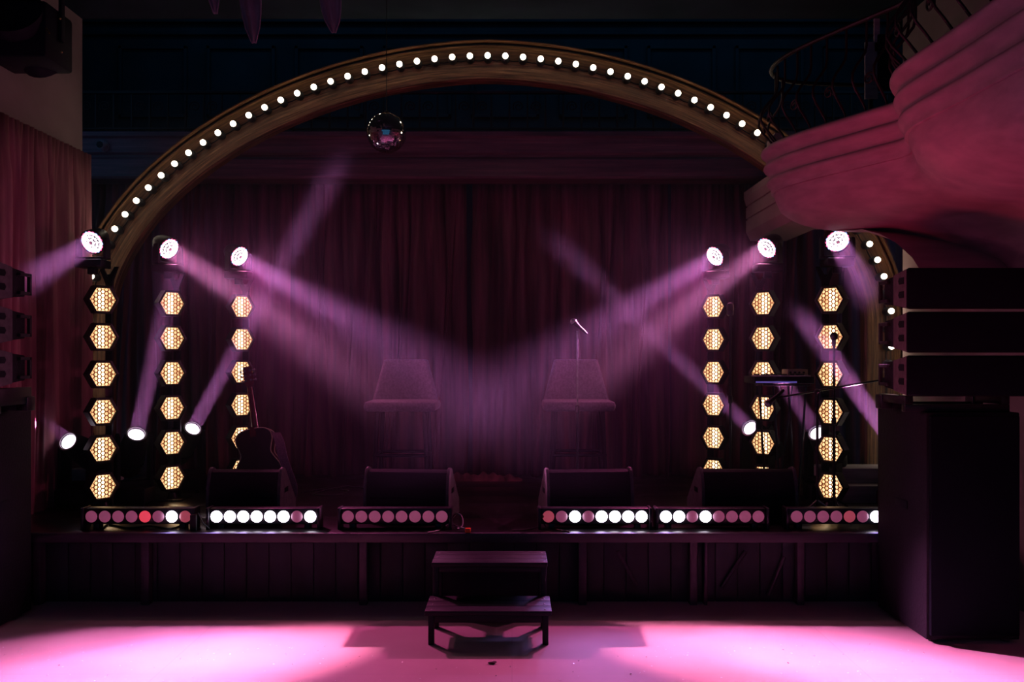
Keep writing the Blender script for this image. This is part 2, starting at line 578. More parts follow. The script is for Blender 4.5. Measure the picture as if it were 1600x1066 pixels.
PC = catmull(plan, 8)


def blur(pts, it):
    q = [p.copy() for p in pts]
    for _ in range(it):
        q = [q[0]] + [(q[i - 1] + 2 * q[i] + q[i + 1]) / 4 for i in range(1, len(q) - 1)] + [q[-1]]
    return q


def off_curve(d):
    """plan curve moved d outward (towards the hall)"""
    base = blur(PC, int(min(160, 2 + max(0, -d) * 260)))
    nb_ = blur(PC, 6 + int(min(200, max(0, -d) * 260)))
    out = []
    for i in range(len(base)):
        t = nb_[min(i + 1, len(nb_) - 1)] - nb_[max(i - 1, 0)]
        n = Vector((-t.y, t.x, 0)).normalized()
        p = base[i] + n * d
        p.x = min(p.x, XR - .005)
        out.append(p)
    return out


ZB = 2.95
fas = [(-.9, 3.30), (-.02, 3.30), (.050, 3.295), (.072, 3.28), (.078, 3.262), (.070, 3.243), (.045, 3.228), (.034, 3.19), (.034, 3.178), (.052, 3.165), (.058, 3.148), (.050, 3.13), (.026, 3.115),
       (.012, 3.075), (.012, 3.06), (.030, 3.048), (.035, 3.032), (.027, 3.015), (.006, 3.0), (.0, 2.965), (-.002, 2.952), (-.03, 2.95)]


def balc_sheet(prof):
    mb = MB(); rows = []
    for d_, z in prof:
        rows.append([mb.bm.verts.new((p.x, p.y, z)) for p in off_curve(d_)])
    for a, b in zip(rows, rows[1:]):
        for i in range(len(a) - 1):
            mb.bm.faces.new([a[i], a[i + 1], b[i + 1], b[i]])
    return mb


blc = thing('balcony', 'curved pale balcony with ribbed edge and red-lit rounded underside', 'balcony', (0, 0, 0))
balc_sheet(fas).build('ribbed_edge', BALC, blc, ang=50)
bel = [(-.02, 2.95), (-.022, 2.925)]
for i in range(1, 15):
    q = i / 14
    dd = .02 + .62 * q
    bel.append((-dd, 2.925 - .29 * math.sqrt(max(0, 1 - (1 - q) ** 2))))
bel += [(-.8, 2.58), (-.95, 2.50), (-1.1, 2.38), (-1.2, 2.25)]
balc_sheet(bel).build('underside', BALC, blc, ang=60)

# railing on the balcony: swelling balusters, scrolls and rails
br = thing('balcony_railing', 'black wrought iron railing with bellied bars standing on the curved balcony edge', 'railing', (0, 0, 3.29))
RC = off_curve(-.03)
top = off_curve(.0)
MB().tube([(p.x, p.y, .62) for p in top[::2]], .016, 8).build('top_rail', IRON, br)
MB().tube([(p.x, p.y, .02) for p in RC[::2]], .010, 6).build('bottom_rail', IRON, br)
acc = 0; i0 = 0; cnt = 0
for i in range(1, len(RC) - 20):
    acc += (RC[i] - RC[i - 1]).length
    if acc > .15:
        acc = 0
        t = (RC[i + 1] - RC[i - 1]).normalized(); n = Vector((-t.y, t.x, 0))
        pts = []
        for k in range(13):
            z = k / 12
            bulge = .13 * math.sin(PI * min(1, z * 1.35)) ** 2 if z < .74 else 0
            pts.append(RC[i] + n * bulge + Vector((0, 0, .62 * z)))
        MB().tube(pts, .009, 6).build('baluster', IRON, br)
        cnt += 1
        if cnt % 2 == 0:
            ang = math.atan2(t.y, t.x)
            M = Matrix.Translation(RC[i] + t * .07 + n * .09 + Vector((0, 0, .2))) @ Matrix.Rotation(ang, 4, 'Z')
            scroll_mesh(.045, 1.6, .006).build('scroll', IRON, br, M=M)

# side gallery box running back from the balcony, boards on its side; pale pier on it
sg = MB()
sg.prism([(2.22, 2.88), (2.22, 2.99), (2.232, 2.995), (2.232, 3.005), (2.22, 3.01), (2.22, 3.11), (2.232, 3.115), (2.232, 3.125), (2.22, 3.13), (2.2, 3.2), (2.2, 3.26), (3.4, 3.26), (3.4, 2.80), (2.26, 2.80)],
         7.24, 7.72, 'y')
sg.prism([(2.22, 2.88), (2.22, 2.99), (2.232, 2.995), (2.232, 3.005), (2.22, 3.01), (2.22, 3.11), (2.232, 3.115), (2.232, 3.125), (2.22, 3.13), (2.2, 3.2), (2.2, 3.26), (2.6, 3.26), (2.6, 2.80), (2.26, 2.80)],
         7.72, 8.5, 'y')
struct('trim_4', sg, PLASTER, smooth=False)
pr = MB().prism([(2.13, 3.27), (2.24, 3.27), (2.24, 3.55), (2.17, 3.55), (2.14, 3.50)], 7.40, 7.52, 'y')
struct('trim_5', pr, PLASTER, smooth=False)
# small pale board up behind the railing
wb = thing('notice_board', 'small pale board glimpsed behind the balcony railing', 'board', (2.72, 6.9, 3.33))
bo = MB(); bo.box((0, 0, .36), (.10, .02, .80), .004); bo.box((.07, 0, .72), (.115, .02, .98), .004); bo.build('board', WHITEB, wb)
fr = MB(); fr.box((.09, -.012, .42), (.21, .03, .86), .02); fr.build('dark_frame', BLACK, wb)
MB().box((.04, .02, 0), (.07, .05, .5), .004).build('post', BLACK, wb)

# ------------------------------------------------------------------ lights helper
def spot(name, p, d, power, size, col, blend=.5, radius=.05, parent=None):
    l = bpy.data.lights.new(name, 'SPOT'); l.energy = power; l.spot_size = math.radians(size); l.spot_blend = blend
    l.color = col; l.shadow_soft_size = radius
    o = bpy.data.objects.new(name, l); C.objects.link(o)
    o.matrix_world = Matrix.Translation(p) @ align(-Vector(d))
    return o


def beam(name, p, d, power, spread, col, radius):
    l = bpy.data.lights.new(name, 'AREA'); l.shape = 'DISK'; l.size = 2 * radius; l.energy = power
    l.spread = math.radians(spread); l.color = col
    o = bpy.data.objects.new(name, l); C.objects.link(o)
    o.matrix_world = Matrix.Translation(p) @ align(-Vector(d))
    return o


# ------------------------------------------------------------------ hexagon lamp towers
def hexpts(R, y=0., sx=1.):
    return [(R * math.cos(PI / 3 * k), y, R * math.sin(PI / 3 * k)) for k in range(6)]


def hexring(mb, R1, y1, R2, y2):
    a = [mb.bm.verts.new(p) for p in hexpts(R1, y1)]; b = [mb.bm.verts.new(p) for p in hexpts(R2, y2)]
    for k in range(6):
        mb.bm.faces.new([a[k], a[(k + 1) % 6], b[(k + 1) % 6], b[k]])
    return a, b


def hexdisc(mb, R, y):
    mb.bm.faces.new([mb.bm.verts.new(p) for p in hexpts(R, y)])


HR = .104
hm = MB()
hexring(hm, HR, .0, HR + .006, -.008); hexring(hm, HR + .006, -.008, HR + .022, -.006); hexring(hm, HR + .022, -.006, HR + .022, .075)
hexring(hm, HR + .022, .075, HR * .7, .10); hexdisc(hm, HR * .7, .10); hexring(hm, HR, 0, HR, .055)
hm.box((-.035, .09, -.05), (.035, .13, .05), .004)
bmesh.ops.remove_doubles(hm.bm, verts=hm.bm.verts[:], dist=1e-5)
HOUSE = hm.mesh('hex_lamp', ALU, False)
rm = MB(); hexring(rm, HR * .99, .012, HR * .8, .048); hexdisc(rm, HR * .8, .048)
REFL = rm.mesh('reflector', HEXREF, False)
fm = MB(); fm.cyl((-.013, .032, -.065), (-.013, .032, .065), .012, n=10); fm.cyl((.013, .032, -.065), (.013, .032, .065), .012, n=10)
FIL = fm.mesh('halogen_tube', HEXFIL)
gm = MB()
cell = .0185
for q in range(-5, 6):
    for r_ in range(-5, 6):
        cx = cell * 1.5 * q; cz = cell * math.sqrt(3) * (r_ + q / 2)
        hd = max(abs(cz), abs(cx * math.sqrt(3) / 2 + cz / 2), abs(cx * math.sqrt(3) / 2 - cz / 2))
        if hd > HR * .866 - .004: continue
        a = [gm.bm.verts.new((cx + cell * math.cos(PI / 3 * k), .004, cz + cell * math.sin(PI / 3 * k))) for k in range(6)]
        b = [gm.bm.verts.new((cx + cell * .76 * math.cos(PI / 3 * k), .004, cz + cell * .76 * math.sin(PI / 3 * k))) for k in range(6)]
        c = [gm.bm.verts.new((cx + cell * .82 * math.cos(PI / 3 * k), .014, cz + cell * .82 * math.sin(PI / 3 * k))) for k in range(6)]
        for k in range(6):
            j = (k + 1) % 6
            gm.bm.faces.new([a[k], a[j], b[j], b[k]]); gm.bm.faces.new([b[k], b[j], c[j], c[k]])
GRL = gm.mesh('honeycomb_grille', LAMPLIT, False)

TOWERS = []


def tower(u, Y, yaw, label):
    X = (u - 800) / F * Y
    t = thing('hex_lamp_tower', label, 'lamp tower', (X, Y + .05, ST), 0, 'towers of six hexagon lamps')
    bp_ = MB(); bp_.box((-.115, -.10, 0), (.115, .14, .012), .004); bp_.lathe([(.05, .012), (.04, .03), (.03, .06)], 16)
    bp_.build('base_plate', ALU, t)
    po = MB(); po.box((-.028, .09, .012), (.028, .125, 1.86), .004)
    po.build('post', ALU, t)
    for i in range(6):
        z = .18 + i * .2945
        R_ = Matrix.Translation((0, -.05 * 0, z)) @ Matrix.Rotation(yaw, 4, 'Z')
        h = obj('hex_lamp', HOUSE, t, R_)
        obj('reflector', REFL, h); obj('halogen_tube', FIL, h); obj('honeycomb_grille', GRL, h)
    br_ = MB(); br_.prism([(-.02, 1.78), (.02, 1.78), (.075, 1.92), (.05, 1.92), (0, 1.83), (-.05, 1.92), (-.075, 1.92)], .08, .11, 'y')
    br_.build('top_bracket', ALU, t)
    TOWERS.append((X, Y))


R_ = math.radians
tower(157, 7.0, R_(50), 'hexagon lamp tower nearest the left drape, in front of the arch foot')
tower(266, 7.5, R_(47), 'hexagon lamp tower between two floor spotlights on the left')
tower(376, 8.0, R_(44), 'hexagon lamp tower behind the acoustic guitar')
tower(1116, 8.0, R_(-40), 'hexagon lamp tower behind the tall condenser microphone stand')
tower(1194, 7.5, R_(-43), 'hexagon lamp tower behind the keyboard')
tower(1300, 7.0, R_(-47), 'hexagon lamp tower behind the round-headed microphone, nearest the right subwoofer')

# ------------------------------------------------------------------ LED wash heads on the towers
washlens = MB()
cols = []
def ledring(n, r, rad, mi, y, a0=0):
    for k in range(n):
        a = 2 * PI * k / n + a0
        y_ = y - 3 * r * r + .026
        pr_ = [(1e-4, y_ + rad * .35), (rad * .6, y_ + rad * .25), (rad, y_)]
        nf = len(washlens.bm.faces)
        washlens.lathe(pr_, 10, Matrix.Translation((r * math.cos(a), r * math.sin(a), 0)), False)
        washlens.bm.faces.ensure_lookup_table()
        for f in washlens.bm.faces[nf:]: f.material_index = mi if not isinstance(mi, list) else mi[k % len(mi)]
ledring(1, 0, .009, 3, .006)
ledring(6, .025, .0125, 0, .004)
ledring(12, .050, .0128, 0, .004)
ledring(18, .073, .0125, 0, .004)
ledring(18, .082, .0095, [1, 1, 2], .002, PI / 18)
WL = washlens.mesh('led_lens', [LED, LEDR, LEDB, LEDC])
hh = MB().lathe([(.03, -.15), (.055, -.145), (.075, -.11), (.088, -.06), (.098, -.01), (.10, .0), (.10, .012), (.092, .014), (.090, .0), (.02, -.001)], 28)
WH = hh.mesh('lamp_head', ALU)
bs = MB(); bs.box((-.105, -.09, 0), (.105, .09, .062), .008); bs.lathe([(.06, .062), (.06, .075)], 20)
bs.box((-.03, -.03, -.05), (.03, .03, 0), .004)
WB = bs.mesh('base', ALU)
yk = MB()
for s_ in (-1, 1):
    yk.prism([(-.035, .0), (.035, .0), (.03, .12), (.018, .155), (-.018, .155), (-.03, .12)], s_ * .108, s_ * .132, 'x', bev=.004)
yk.box((-.132, -.035, -.012), (.132, .035, .006), .004)
WY = yk.mesh('yoke', ALU)
PINK = (1.0, .25, .50)
PURP = (1.0, .26, .66)


EYEV = Vector((0, 0, EYE))


def aim(P, du, dv, theta):
    v = (P - EYEV).normalized(); e = Vector((du, 0, -dv)).normalized()
    e = (e - v * e.dot(v)).normalized()
    return (-v * math.cos(theta) + e * math.sin(theta)).normalized()


def wash(i, u, v, target, label, power, col, size=14, spill=1):
    X, Y = TOWERS[i]
    P = W(u, v, Y)
    t = thing('moving_head_light', label, 'stage light', (P.x, P.y, 0), 0, 'round LED moving heads on the lamp towers')
    d_ = (Vector(target) - P).normalized() if len(target) == 3 and not isinstance(target, str) and target[2] < 5 else aim(P, target[0], target[1], math.radians(target[2]))
    az = math.atan2(d_.x, -d_.y)
    zb = P.z - .205
    obj('base', WB, t, Matrix.Translation((0, 0, zb)))
    obj('yoke', WY, t, Matrix.Translation((0, 0, zb + .078)) @ Matrix.Rotation(az, 4, 'Z'))
    h = obj('lamp_head', WH, t, Matrix.Translation(P - Vector((P.x, P.y, 0)) - d_ * .0) @ align(d_))
    obj('led_lens', WL, h)
    sp = P + d_ * .05
    beam('wash_beam', sp, d_, power, size, col, .078)
    if spill:
        spot('wash_glow', sp, d_, 48, 120, (1, .20, .46), 1., .07)  # added wide fill at the head, for general room light
    if spill > 1:
        tgt = Vector((.15 if P.x < 0 else -.4, 4.7, 0))
        spot('wash_spill', sp, tgt - sp, spill, 44, (1, .12, .46), .8, .07)  # added fill aimed at the floor centre, off the head's beam
    return d_


PW = 17
wash(0, 145, 378, (-105, 62, 38), 'round LED moving head on the left-hand end tower, aimed at the left drape', PW * .45, PURP, 13, 0)
wash(1, 263, 388, G(1240, 1038), 'round LED moving head on the second lamp tower from the left', PW, PINK)
wash(2, 373, 400, G(1450, 1040), 'round LED moving head on the tower behind the guitar', PW * .8, PURP, spill=290)
wash(3, 1118, 400, G(110, 1038), 'round LED moving head on the tower behind the tall condenser microphone', PW * .8, PURP, spill=290)
wash(4, 1199, 387, G(330, 1038), 'round LED moving head on the tower behind the keyboard', PW, PINK)
wash(5, 1308, 376, (58, 100, 30), 'round LED moving head on the right-hand end tower, under the balcony', PW * .3, PURP, 13, 0)

# ------------------------------------------------------------------ spot moving heads on the stage floor
b1 = MB(); b1.box((-.17, -.14, .02), (.17, .14, .14), .02); b1.box((-.14, -.145, .06), (.14, -.14, .11), .002)
for x in (-.14, .14):
    for y in (-.11, .11): b1.cyl((x, y, 0), (x, y, .025), .018, n=10)
FB = b1.mesh('base', SPK)
y1 = MB()
for s_ in (-1, 1):
    y1.prism([(-.07, 0), (.07, 0), (.065, .3), (.045, .40), (0, .43), (-.045, .40), (-.065, .3)], s_ * .135, s_ * .175, 'x', bev=.008)
y1.box((-.175, -.06, -.01), (.175, .06, .04), .008)
FY = y1.mesh('yoke', SPK)
h1 = MB().lathe([(.05, -.34), (.095, -.33), (.115, -.28), (.12, -.1), (.118, -.02), (.105, .05), (.092, .11), (.090, .13), (.074, .13), (.073, .118), (.02, .117)], 28)
h1.lathe([(.122, -.2), (.128, -.195), (.128, -.175), (.122, -.17)], 28, None, False)
FH = h1.mesh('lamp_head', SPK)
FLN = MB().lathe([(1e-4, .136), (.03, .134), (.055, .128), (.070, .120)], 28, None, False).mesh('lens', SPOTL)
FRG = MB().lathe([(.090, .128), (.092, .133), (.078, .135), (.074, .128)], 28, None, False).mesh('lens_ring', STEEL)
SPD = MB()
def mover(u, v, Y, du, dv, theta, label, power, size=4, col=PURP):
    Pl = W(u, v, Y)
    d_ = aim(Pl, du, dv, math.radians(theta))
    Pc = Pl - d_ * .125
    t = thing('spot_moving_head', label, 'stage light', (Pc.x, Pc.y, ST), 0, 'spot moving heads on the stage floor')
    az = math.atan2(d_.x, -d_.y)
    hz = Pc.z - ST
    SC = Matrix.Diagonal((.88, .88, 1, 1))
    obj('base', FB, t, Matrix.Diagonal((.8, .85, 1, 1)))
    k = (hz - .14) / .34
    obj('yoke', FY, t, Matrix.Translation((0, 0, .15)) @ Matrix.Rotation(az, 4, 'Z') @ Matrix.Diagonal((.82, .9, k, 1)))
    h = obj('lamp_head', FH, t, Matrix.Translation((0, 0, hz)) @ align(d_) @ SC)
    obj('lens', FLN, h); obj('lens_ring', FRG, h)
    if power:
        beam('spot_beam', Pl + d_ * .03, d_, power, size, col, .062)


MP = 4.4
mover(107, 690, 7.15, -50, -33, 42, 'spot moving head beside the left subwoofer, lens lit', MP)
mover(213, 679, 7.25, 45, -190, 42, 'spot moving head between the two left-hand lamp towers, lens lit', MP)
mover(301, 670, 7.95, 80, -146, 42, 'spot moving head between the second lamp tower and the guitar, lens lit', MP * 1.2)
mover(1172, 669, 7.8, -130, -125, 42, 'spot moving head left of the keyboard stand, lens lit', MP * .8)
mover(1277, 677, 7.45, -80, -120, 42, 'spot moving head behind the boom microphone stand, lens lit', MP * .8)
mover(1394, 690, 7.0, -175, -245, 42, 'spot moving head half hidden behind the right subwoofer', MP * 2.2)

# ------------------------------------------------------------------ LED bars on the stage edge
hb = MB(); hb.box((-.375, .02, .035), (.375, .11, .145), .006)
for x in (-.3, .3):
    hb.box((x - .02, .03, 0), (x + .02, .10, .036), .003)
HB = hb.mesh('housing', ALU)
bzm = MB().lathe([(.040, .0), (.044, -.006), (.047, 0.0)], 20, Matrix.Rotation(PI / 2, 4, 'X') @ Matrix.Scale(-1, 4, (0, 0, 1)), False)
lensm = {}
for k_, m_ in (('W', BARW), ('R', BARR), ('r', BARr), ('D', BARD)):
    q = MB().lathe([(1e-4, .012), (.02, .010), (.034, .004), (.041, -.004)], 20, Matrix.Rotation(PI / 2, 4, 'X'), False)
    lensm[k_] = q.mesh('lens', m_)
endm = MB().box((-.01, .0, .0), (.01, .12, .15), .004).mesh('end_bracket', ALU)
BARY = 6.22
G8 = 'LED bars along the stage edge'
for u0, u1, st_, lab in (
        (141, 288, 'DDDDRDWr', 'LED bar at the stage end with one white and one red lens lit'),
        (337, 484, 'WWWWWWDW', 'LED bar in front of the left-hand wedge monitor with seven bright white lenses'),
        (543, 690, 'DDDDDDDD', 'LED bar left of the steps with all eight lenses dim pink'),
        (857, 1003, 'rDWDWWWW', 'LED bar right of the steps with five bright white lenses'),
        (1041, 1186, 'WWDWDDDD', 'LED bar with three white lenses in front of the keyboard-side wedge monitor'),
        (1246, 1391, 'DDDDrDWD', 'LED bar cut off by the right subwoofer')):
    xc = ((u0 + u1) / 2 - 800) / F * BARY
    b = thing('led_bar', lab, 'stage light', (xc, BARY, ST), 0, G8)
    obj('housing', HB, b)
    for s_ in (-1, 1): obj('end_bracket', endm, b, Matrix.Translation((s_ * .386, .0, .0)))
    for k in range(8):
        x = ((u0 + (u1 - u0) * k / 7) - 800) / F * BARY - xc
        c = st_[k]
        obj('lens', lensm[c], b, Matrix.Translation((x, .012, .089)))
        if c == 'W' and k % 2 == 0:
            spot('bar_light', Vector((xc + x, BARY - .02, ST + .089)), (0, -1, -.05), 9, 110, (.42, .26, 1), .9, .03)

# ------------------------------------------------------------------ wedge monitors
def wedge(u0, u1, label, Yb=6.45, rz=0.):
    x0 = (u0 - 800) / F * Yb; x1 = (u1 - 800) / F * Yb
    t = thing('wedge_monitor', label, 'monitor speaker', ((x0 + x1) / 2, Yb, ST), math.radians(rz), 'wedge monitors on the stage')
    w = (x1 - x0) / 2
    body = [(.01, .005), (-.0, .13), (.015, .25), (.05, .36), (.07, .375), (.13, .37), (.45, .10), (.45, .005)]
    MB().prism(body, -w + .022, w - .022, 'x').build('cabinet', SPK, t, False)
    cheek = [(.0, 0), (-.012, .14), (0.0, .26), (.025, .345), (.06, .385), (.10, .392), (.15, .38), (.465, .11), (.47, 0)]
    for s_ in (-1, 1):
        MB().prism(cheek, s_ * w, s_ * (w - .022), 'x', bev=.004).build('side_cheek', mat('scuffed_grey_paint', (.11, .10, .11), .6, noise=.4, scale=(25, 25, 25), spec=.3), t)
    g_ = MB().prism([(.15, .365), (.158, .372), (.452, .118), (.445, .11)], -w + .03, w - .03, 'x'); g_.build('front_grille', GRILLE, t, False)
    MB().box((-w + .05, -.012, .17), (w - .05, .02, .185), .003).build('rear_seam', BLACK, t)
    for s_ in (-1, 1):
        MB().box((s_ * (w + .001) - .002, .12, .2), (s_ * (w + .001) + .002, .22, .235), .001).build('handle', BLACK, t)


wedge(322, 438, 'black wedge monitor at the foot of the guitar', 6.48, 0)
wedge(566, 702, 'black wedge monitor just left of the steps, its inner side lit pink', 6.48, -6)
wedge(854, 992, 'black wedge monitor just right of the steps, its inner side lit pink', 6.48, 6)
wedge(1096, 1248, 'black wedge monitor in front of the keyboard stand', 6.5, 2)

# ------------------------------------------------------------------ bar stools
def stool():
    t = thing('bar_stool', 'x', 'bar stool', (0, 0, ST), 0, 'bar stools in front of the curtain')
    s_ = MB(); s_.box((-.31, -.24, .735), (.31, .24, .825), .035); s_.build('seat', UPH, t)
    def bk(a, b):
        z = .80 + .38 * b; hw = .295 - .105 * b
        x = (2 * a - 1) * hw
        y = .21 + .05 * b - .06 * (2 * a - 1) ** 2
        return Vector((x, y, z))
    m = MB().grid(bk, 16, 10); o = m.build('backrest', UPH, t)
    md = o.modifiers.new('padding', 'SOLIDIFY'); md.thickness = .05; md.offset = 0
    md = o.modifiers.new('soft', 'BEVEL'); md.width = .018; md.segments = 3; md.limit_method = 'ANGLE'
    for x in (-.22, .22):
        for y in (-.17, .17):
            MB().tube([(x * .92, y * .92, .74), (x * 1.05, y * 1.1, 0)], [.022, .017], 8).build('leg', BLACK, t)
    f_ = MB()
    for a, b in (((-.225, -.18), (.225, -.18)), ((-.225, .18), (.225, .18)), ((-.225, -.18), (-.225, .18)), ((.225, -.18), (.225, .18))):
        f_.cyl((a[0], a[1], .36), (b[0], b[1], .36), .014, n=8)
    f_.build('footrest', BLACK, t)
    return t


s1 = stool()
s1.location = ((630 - 800) / F * 7.8, 7.8, ST); s1['label'] = 'upholstered bar stool behind the left of the two middle wedge monitors'
dup(s1, ((903 - 800) / F * 7.8, 7.85, ST), 0, 'upholstered bar stool behind the single microphone stand')

# ------------------------------------------------------------------ microphones
def mic(name, label, P, d_, group=None, parent_thing=None):
    t = thing(name, label, 'microphone', P, 0)
    M = align(d_)          # +z towards the grille
    MB().lathe([(.008, -.11), (.011, -.10), (.014, -.02), (.019, .02), (.020, .03)], 16).build('handle', RUBBER, t, M=M)
    MB().ball((0, 0, .052), .026, 16, 10, (1, 1, 1.05)).build('grille', STEEL, t, M=M)
    MB().lathe([(.021, .028), (.0275, .046), (.0275, .054), (.021, .056)], 16, None, False).build('ring', ALU, t, M=M)
    return t


def stand(label, X, Y, H, base='disc', r=.0075, um=STEEL):
    t = thing('microphone_stand', label, 'microphone stand', (X, Y, ST), 0)
    MB().cyl((0, 0, .02), (0, 0, H * .55), .011, n=10).build('lower_tube', ALU, t)
    MB().cyl((0, 0, H * .5), (0, 0, H), r, n=10).build('upper_tube', um, t)
    MB().lathe([(.011, H * .53), (.018, H * .535), (.018, H * .57), (.011, H * .575)], 12).build('clutch', RUBBER, t)
    if base == 'disc':
        MB().lathe([(.13, 0), (.13, .012), (.11, .022), (.02, .032)], 28).build('base', ALU, t)
    else:
        for k in range(3):
            a = 2 * PI * k / 3 + .5
            MB().tube([(0, 0, .13), (.21 * math.cos(a), .21 * math.sin(a), .01)], .008, 8).build('leg', ALU, t)
    return t


MY = 7.2
top_ = W(902, 517, MY)
stand('slim microphone stand standing alone in front of the right bar stool', top_.x, MY, top_.z - ST)
mic('microphone', 'black hand microphone tilted up on the lone middle stand', W(903, 509, MY), Vector((-.62, -.35, .52)))
cl = W(902, 517, MY)

# condenser microphone by the right-hand middle tower
Y_ = 7.4
p = W(1141, 494, Y_)
stand('tall stand holding the condenser microphone beside the fourth lamp tower', p.x, Y_, p.z - ST, 'tripod', .010, ALU)
cmx = thing('condenser_microphone', 'oval condenser microphone on a tall stand beside the fourth lamp tower', 'microphone', p)
MB().lathe([(.012, 0), (.026, .008), (.028, .03), (.028, .04)], 18).build('body', ALU, cmx)
MB().lathe([(.026, .04), (.030, .05), (.030, .085), (.022, .105), (.004, .112)], 18).build('grille', IRON, cmx)
# round-headed microphone in front of the right end tower
Y_ = 6.84
p = W(1303, 541, Y_)
stand('stand holding the round-headed microphone in front of the right end tower', p.x, Y_, p.z - ST, 'tripod', .010, ALU)
rm_ = thing('microphone', 'black round-headed microphone silhouetted against a lit hexagon lamp', 'microphone', p)
MB().lathe([(.010, 0), (.014, .01), (.016, .05)], 14).build('handle', RUBBER, rm_)
MB().ball((0, 0, .075), .030, 16, 10, (1, 1, 1.1)).build('grille', RUBBER, rm_)
# boom stand
Y_ = 6.5
p = W(1277, 612, Y_)
bt = thing('boom_stand', 'black boom stand with a long near-level arm in front of the keyboard', 'microphone stand', (p.x, Y_, ST))
hh_ = p.z - ST
MB().cyl((0, 0, .12), (0, 0, hh_), .010, n=10).build('tube', ALU, bt)
for k in range(3):
    a = 2 * PI * k / 3 - .6
    MB().tube([(0, 0, .16), (.24 * math.cos(a), .24 * math.sin(a), .012)], .008, 8).build('leg', STEEL, bt)
a = W(1212, 622, Y_) - Vector((p.x, Y_, ST)); b = W(1390, 594, Y_) - Vector((p.x, Y_, ST))
b.y += .12
MB().cyl(a, b, .0075, n=8).build('boom_arm', ALU, bt)
MB().ball((0, 0, hh_), .022, 12, 8).build('pivot', RUBBER, bt)
MB().cyl(b, b + (b - a).normalized() * .06, .016, n=10).build('counterweight', RUBBER, bt)
mic('microphone', 'black microphone hanging from the end of the boom arm', W(1208, 624, Y_), Vector((-.75, -.2, -.6)))

# ------------------------------------------------------------------ keyboard on its stand
KY = 7.15
kc = W(1216, 590, KY)
ks = thing('keyboard_stand', 'thin-legged folding stand under the keyboard', 'keyboard stand', (kc.x, KY, ST))
kh = kc.z - ST - .045
for (xa, xb, y) in ((-.07, -.02, -.1), (.05, .09, -.1), (.19, .11, -.1), (-.12, -.05, .12), (.15, .05, .12)):
    MB().tube([(xa, y, kh - .012), (xb, y * 1.4, .0)], .009, 8).build('leg', ALU, ks)
rl = MB()
for y in (-.1, .12): rl.box((-.15, y - .012, kh - .02), (.22, y + .012, kh), .003)
rl.build('rail', ALU, ks)
kb = thing('keyboard', 'dark slim keyboard with a blue light strip on a folding stand', 'keyboard', (kc.x, KY, ST + kh))
MB().box((-.23, -.15, 0), (.24, .16, .055), .006).build('case', SPK, kb)
MB().box((-.22, -.154, .006), (.10, -.149, .018), .001).build('light_strip', BLUEL, kb)
ky = MB()
for i in range(22):
    ky.box((-.215 + i * .0195, -.145, .055), (-.215 + i * .0195 + .018, -.01, .065), .001)
ky.build('white_keys', WHITEB, kb)
bk_ = MB()
for i in range(21):
    if i % 7 in (2, 6): continue
    bk_.box((-.202 + i * .0195, -.09, .063), (-.202 + i * .0195 + .011, -.01, .075), .001)
bk_.build('black_keys', BLACK, kb)
sy = thing('synth_module', 'small beige box resting on the right end of the keyboard', 'synthesizer', (kc.x + .13, KY + .06, ST + kh + .055))
MB().box((-.06, -.08, 0), (.10, .08, .055), .005).build('case', BEIGE, sy)
kn = MB()
for i in range(4): kn.cyl((-.04 + i * .035, -.08, .03), (-.04 + i * .035, -.092, .03), .008, n=10)
kn.build('knobs', RUBBER, sy)

# ------------------------------------------------------------------ guitar with strap on a stand
GY = 6.95
gb = W(411, 767, GY)
gt = thing('acoustic_guitar', 'acoustic guitar on a stand seen from behind, its strap hanging', 'guitar', gb)
tilt = Matrix.Rotation(math.radians(-11), 4, 'Y') @ Matrix.Rotation(math.radians(-10), 4, 'X')
half = [(0, 0), (.08, .004), (.15, .04), (.185, .11), (.175, .18), (.135, .25), (.118, .29), (.128, .34), (.142, .39), (.135, .44), (.095, .475), (.03, .487)]
outl = []
cp = catmull(half, 5)
outl = [(q.x, q.y) for q in cp] + [(-q.x, q.y) for q in cp[::-1][1:-1]]
MB().prism(outl, -.05, .05, 'y').build('body', GTRB, gt, M=tilt, ang=40)
bi = MB(); ring = [Vector((x, -.05, z)) for x, z in outl]; bi.tube(ring + [ring[0]], .0045, 6, False)
ring = [Vector((x, .05, z)) for x, z in outl]; bi.tube(ring + [ring[0]], .0045, 6, False)
bi.build('binding', BINDING, gt, M=tilt)
nk = MB().tube([(0, .035, .44), (0, .03, .52), (0, .03, .83)], [.030, .028, .022], 12, True, .8); nk.build('neck', GTRW, gt, M=tilt)
MB().prism([(-.025, .42), (.025, .42), (.022, .50), (-.022, .50)], -.058, .03, 'y', bev=.006).build('heel', GTRW, gt, M=tilt)
MB().box((-.028, .048, .45), (.028, .056, .83), .002).build('fretboard', RUBBER, gt, M=tilt)
hs = MB().prism([(-.022, .83), (.022, .83), (.036, .87), (.034, 1.0), (-.034, 1.0), (-.036, .87)], .03, .047, 'y', bev=.003); hs.build('headstock', GTRW, gt, M=tilt)
tn = MB()
for s_ in (-1, 1):
    for z in (.885, .925, .965):
        tn.cyl((s_ * .034, .036, z), (s_ * .05, .036, z), .004, n=8); tn.ball((s_ * .056, .036, z), .010, 10, 6, (.8, .6, 1)); tn.cyl((s_ * .022, .03, z), (s_ * .022, .02, z), .009, n=10)
tn.build('tuning_pegs', STEEL, gt, M=tilt)
sp2 = [W(430, 676, GY - .06), W(437, 690, GY - .08), W(440, 712, GY - .08), W(449, 735, GY - .06), W(460, 765, GY - .02), W(452, 792, GY + .02)]
sp2 = [q - gb for q in sp2]
cs = []
for i in range(len(sp2) - 1):
    for k in range(5):
        cs.append(sp2[i].lerp(sp2[i + 1], k / 5))
cs.append(sp2[-1]); cs = blur(cs, 6)
stp = MB()
